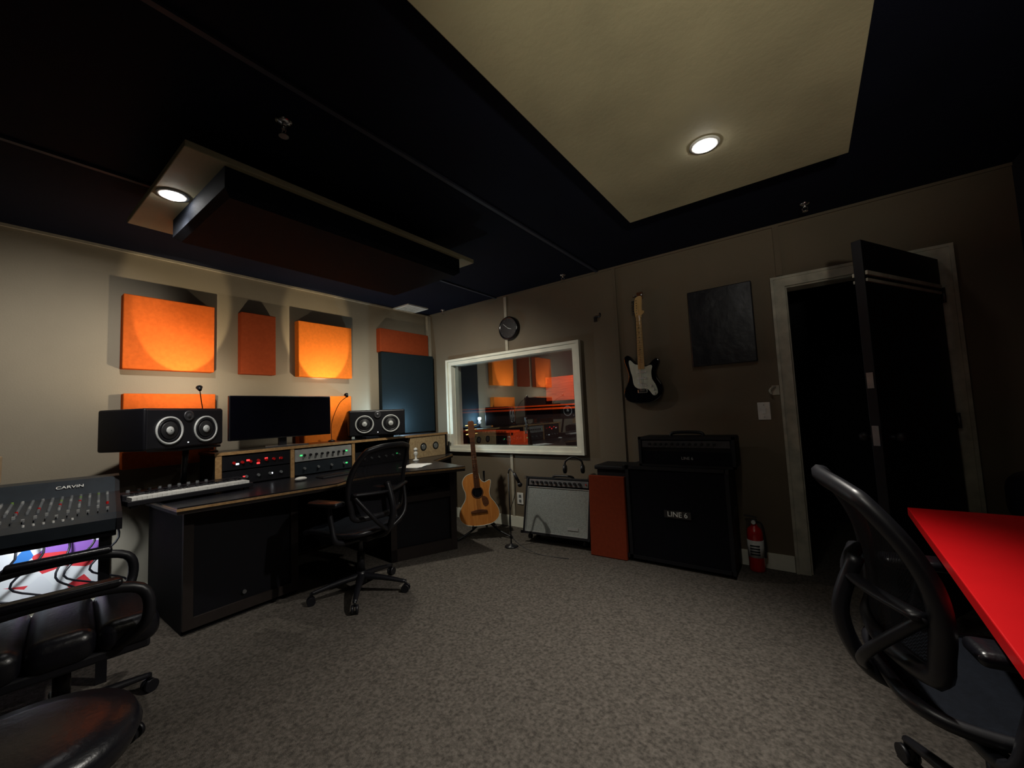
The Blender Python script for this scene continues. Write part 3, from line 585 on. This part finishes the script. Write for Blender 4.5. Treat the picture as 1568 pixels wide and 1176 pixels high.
g=group('bookshelf_speaker',(0.32,-3.50,0.948),82); box('cabinet',(-0.09,0,0),(0.09,0.13,0.15),'beech',g,0.004); lathe('driver',[(0.06,0),(0.06,0.004),(0.045,0.006),(0.02,0.002),(0.005,0.006)],'gold',g,loc=(0,-0.001,0.075),rot=(90,0,0))
g=group('poster'); box('canvas',(0.015,-3.75,0.17),(0.03,-2.93,0.62),'art',g)
g=group('added_poster_light',(0.35,-3.3,0.675)); box('housing',(-0.02,-0.25,0),(0.02,0.25,0.02),'whiteplastic',g); box('diffuser',(-0.015,-0.24,-0.004),(0.015,0.24,0),'whiteled',g)  # made-up strip light, added under the console to brighten the poster
l=spot('lamp',(0,0.1,-0.01),(-0.9,0.1,-0.8),14,105,0.6,(0.85,0.93,1.0),0.03,g)
g=group('cable_bundle')
for k in range(7):
    y=-3.6+0.11*k
    tube('cable',[(0.10,y,0.68),(0.12+0.04*math.sin(k),y+0.05,0.5),(0.14,y-0.06+0.05*math.sin(k*2),0.34),(0.12,y+0.10,0.2),(0.2,y+0.02,0.01)],0.006,'black',g)
# ------------------------------------------------------------ chairs
def star_base(g,r=0.32,h=0.42,rot0=10,mt='black'):
    for k in range(5):
        a=math.radians(rot0+72*k); c,s=math.cos(a),math.sin(a)
        tube('base_leg_%d'%k,[(0.02*c,0.02*s,0.115),(0.5*r*c,0.5*r*s,0.10),(r*c,r*s,0.072)],0.02,mt,g,radii=[0.03,0.022,0.014],flat=0.8)
        cyl('caster_stem_%d'%k,(r*c,r*s,0.045),(r*c,r*s,0.078),0.008,mt,g)
        for t in (1,-1):
            ox,oy=-s*0.014*t,c*0.014*t
            cyl('caster_wheel_%d'%k,(r*c+ox*0.5,r*s+oy*0.5,0.027),(r*c+ox*1.5,r*s+oy*1.5,0.027),0.027,mt,g)
    cyl('hub',(0,0,0.07),(0,0,0.15),0.038,mt,g,r2=0.03)
    cyl('gas_lift_sleeve',(0,0,0.15),(0,0,0.28),0.026,mt,g); cyl('gas_lift',(0,0,0.28),(0,0,h),0.015,'darksteel',g)
def mesh_chair(name,loc,rz,seat=0.46,top=1.0,wid=0.25,arm=0.67,rot0=10,armw=0.29,rim='black',rr=0.017):
    g=group(name,loc,rz); star_base(g,0.32,seat-0.06,rot0)
    box('mechanism',(-0.08,-0.10,seat-0.09),(0.08,0.14,seat-0.045),'black',g,0.01)
    fr=[(-0.24,-0.20,seat),(-0.22,-0.27,seat-0.02),(0,-0.29,seat-0.03),(0.22,-0.27,seat-0.02),(0.24,-0.20,seat),(0.235,0.08,seat-0.01),(0.18,0.20,seat),(0,0.22,seat),(-0.18,0.20,seat),(-0.235,0.08,seat-0.01)]
    tube('seat_frame',fr,0.017,'black',g,True)
    pts=[(p.x*0.98,p.y*0.98) for p in catmull([(x,y,0) for x,y,z in fr],4,True)]
    poly('seat_pad',pts,seat-0.022,seat+0.006,'blackfab',g,0.006)
    z0=seat+0.10; n=14
    def bp(u,v):
        wf=wid*(0.80+0.22*math.sin(math.pi*min(1,v*0.9+0.1))+0.08*v)
        z=z0+(top-z0)*v - 0.035*abs(u)**3*(v>0.5)*(v-0.5)*2
        y=0.23+0.07*v-0.05*math.sin(math.pi*(v*0.8+0.05))-0.05*u*u+0.035*v*v
        return Vector((u*wf,y,z))
    verts=[];faces=[]
    for i in range(n+1):
        for j in range(n+1): verts.append(bp(-1+2*i/n,j/n))
    for i in range(n):
        for j in range(n): faces.append((i*(n+1)+j,(i+1)*(n+1)+j,(i+1)*(n+1)+j+1,i*(n+1)+j+1))
    me=bpy.data.meshes.new('back_mesh'); me.from_pydata(verts,[],faces); me.update(); link(me,'back_mesh','weave',g,True)
    loop=[bp(-1,v/6) for v in range(0,6)]+[bp(-0.93,0.99),bp(-0.8,1.0)]+[bp(-0.5+0.25*k,1.0) for k in range(5)]+[bp(0.8,1.0),bp(0.93,0.99)]+[bp(1,v/6) for v in range(5,-1,-1)]+[bp(0.5,-0.02),bp(0,-0.03),bp(-0.5,-0.02)]
    tube('back_frame',loop,rr,rim,g,True,smoothn=4,flat=1.2)
    tube('lumbar_bar',[bp(-0.98,0.35)+Vector((0,0.03,0)),bp(0,0.32)+Vector((0,0.05,0)),bp(0.98,0.35)+Vector((0,0.03,0))],0.022,'black',g,flat=0.5)
    tube('spine',[(0,0.10,seat-0.07),(0,0.24,seat-0.03),(0,0.30,seat+0.12),bp(0,0.45)+Vector((0,0.03,0))],0.022,'black',g)
    for s in (1,-1):
        tube('spine_branch',[(0,0.25,seat-0.02),(s*0.14,0.28,seat+0.08),bp(s*0.95,0.35)+Vector((0,0.015,0))],0.014,'black',g)
        tube('arm_support',[(s*0.12,0.10,seat-0.06),(s*armw*0.95,0.08,seat-0.04),(s*armw,0.05,seat+0.06),(s*armw,0.02,arm-0.02)],0.018,'black',g)
        box('arm_pad',(s*armw-0.045,-0.13,arm-0.02),(s*armw+0.045,0.13,arm+0.012),'leather',g,0.016,4)
    return g
mesh_chair('office_chair',(1.27,-1.83,0),-90+12,seat=0.47,top=1.03,arm=0.68,rot0=38)
mesh_chair('office_chair',(4.23,-1.90,0),90+8,seat=0.46,top=0.98,arm=0.665,rot0=20,wid=0.27,rr=0.022)
def leather_chair(loc,rz):
    g=group('leather_armchair',loc,rz); star_base(g,0.30,0.38,5)
    box('seat_base',(-0.24,-0.24,0.34),(0.24,0.24,0.38),'black',g,0.01)
    for i in range(3):
        box('seat_roll_%d'%i,(-0.26,-0.27+0.18*i,0.36),(0.26,-0.085+0.18*i,0.48),'leather',g,0.05,6)
    for i in range(4):
        box('back_roll_%d'%i,(-0.25,0.27+0.02*i,0.48+0.14*i),(0.25,0.37+0.02*i,0.625+0.14*i),'leather',g,0.045,5)
    box('back_shell',(-0.22,0.36,0.40),(0.22,0.40,0.98),'black',g,0.01)
    for s in (1,-1):
        tube('arm_loop',[(s*0.24,0.20,0.38),(s*0.31,0.26,0.48),(s*0.31,0.24,0.60),(s*0.31,0.0,0.63),(s*0.31,-0.20,0.60),(s*0.31,-0.22,0.47),(s*0.24,-0.14,0.38)],0.02,'black',g)
        box('arm_pad',(s*0.31-0.03,-0.15,0.632),(s*0.31+0.03,0.18,0.66),'leather',g,0.013,4)
    return g
leather_chair((1.42,-3.26,0),180-6)
g=group('drum_stool',(2.26,-3.42,0)); star_base(g,0.26,0.36,30)
lathe('cushion',[(0.17,0.36),(0.22,0.375),(0.235,0.41),(0.22,0.445),(0.15,0.46),(0.02,0.462)],'leather',g,n=40)
tube('height_lever',[(0.03,0,0.34),(0.12,0.10,0.34),(0.20,0.16,0.35)],0.006,'darksteel',g)
# ------------------------------------------------------------ red table
g=group('red_table')
top=[(4.17,-2.41),(4.93,-2.41),(4.93,-1.12),(4.21,-1.12)]
poly('top',top,0.705,0.74,'red',g,0.003)
boxes('legs',[((4.86,-2.36,0),(4.91,-2.31,0.705)),((4.86,-1.22,0),(4.91,-1.17,0.705)),((4.60,-2.36,0),(4.65,-2.31,0.705)),((4.60,-1.22,0),(4.65,-1.17,0.705))],'black',g)
g=group('equipment_case',(4.74,-0.85,0)); box('body',(-0.15,-0.18,0),(0.15,0.18,0.62),'tolex',g,0.01); boxes('edges',[((-0.155,-0.185,0.60),(0.155,-0.175,0.625)),((-0.155,-0.185,0.0),(-0.14,-0.175,0.62)),((0.14,-0.185,0.0),(0.155,-0.175,0.62))],'darksteel',g)
g=group('duffel_bag',(4.74,-0.85,0.626)); box('body',(-0.16,-0.17,0),(0.16,0.17,0.24),'leather',g,0.08,5); tube('strap',[(-0.1,-0.1,0.22),(-0.05,-0.12,0.29),(0.05,-0.12,0.29),(0.1,-0.1,0.22)],0.01,'black',g)
# ------------------------------------------------------------ booth contents
g=group('wooden_wall_panel'); box('panel',(0.78,1.59,1.36),(1.24,1.62,1.71),'redwood',g,0.003)
g=group('wall_rail'); boxes('rails',[((-1.2,1.58,1.285),(1.45,1.62,1.305)),((-1.2,1.58,1.235),(1.45,1.62,1.262))],'orange',g)
g=group('marimba'); boxes('bars',[((-0.75+0.055*i,1.0,0.93+0.0*i),(-0.705+0.055*i,1.50-0.008*i,0.955)) for i in range(22)],'redwood',g)
boxes('frame',[((-0.78,1.05,0.89),(0.5,1.09,0.93)),((-0.78,1.40,0.89),(0.5,1.44,0.93)),((-0.78,1.03,0),(-0.72,1.46,0.93)),((0.44,1.03,0),(0.5,1.46,0.93))],'redwood',g)
g=group('added_booth_light',(1.6,0.9,H)); lathe('shade',[(0.06,0),(0.07,-0.05),(0.05,-0.06)],'black',g); spot('lamp',(0,0,-0.08),(-0.75,0.35,-0.75),150,95,0.6,(1,0.42,0.25),0.04,g)  # unseen lamp, added to light the things behind the window
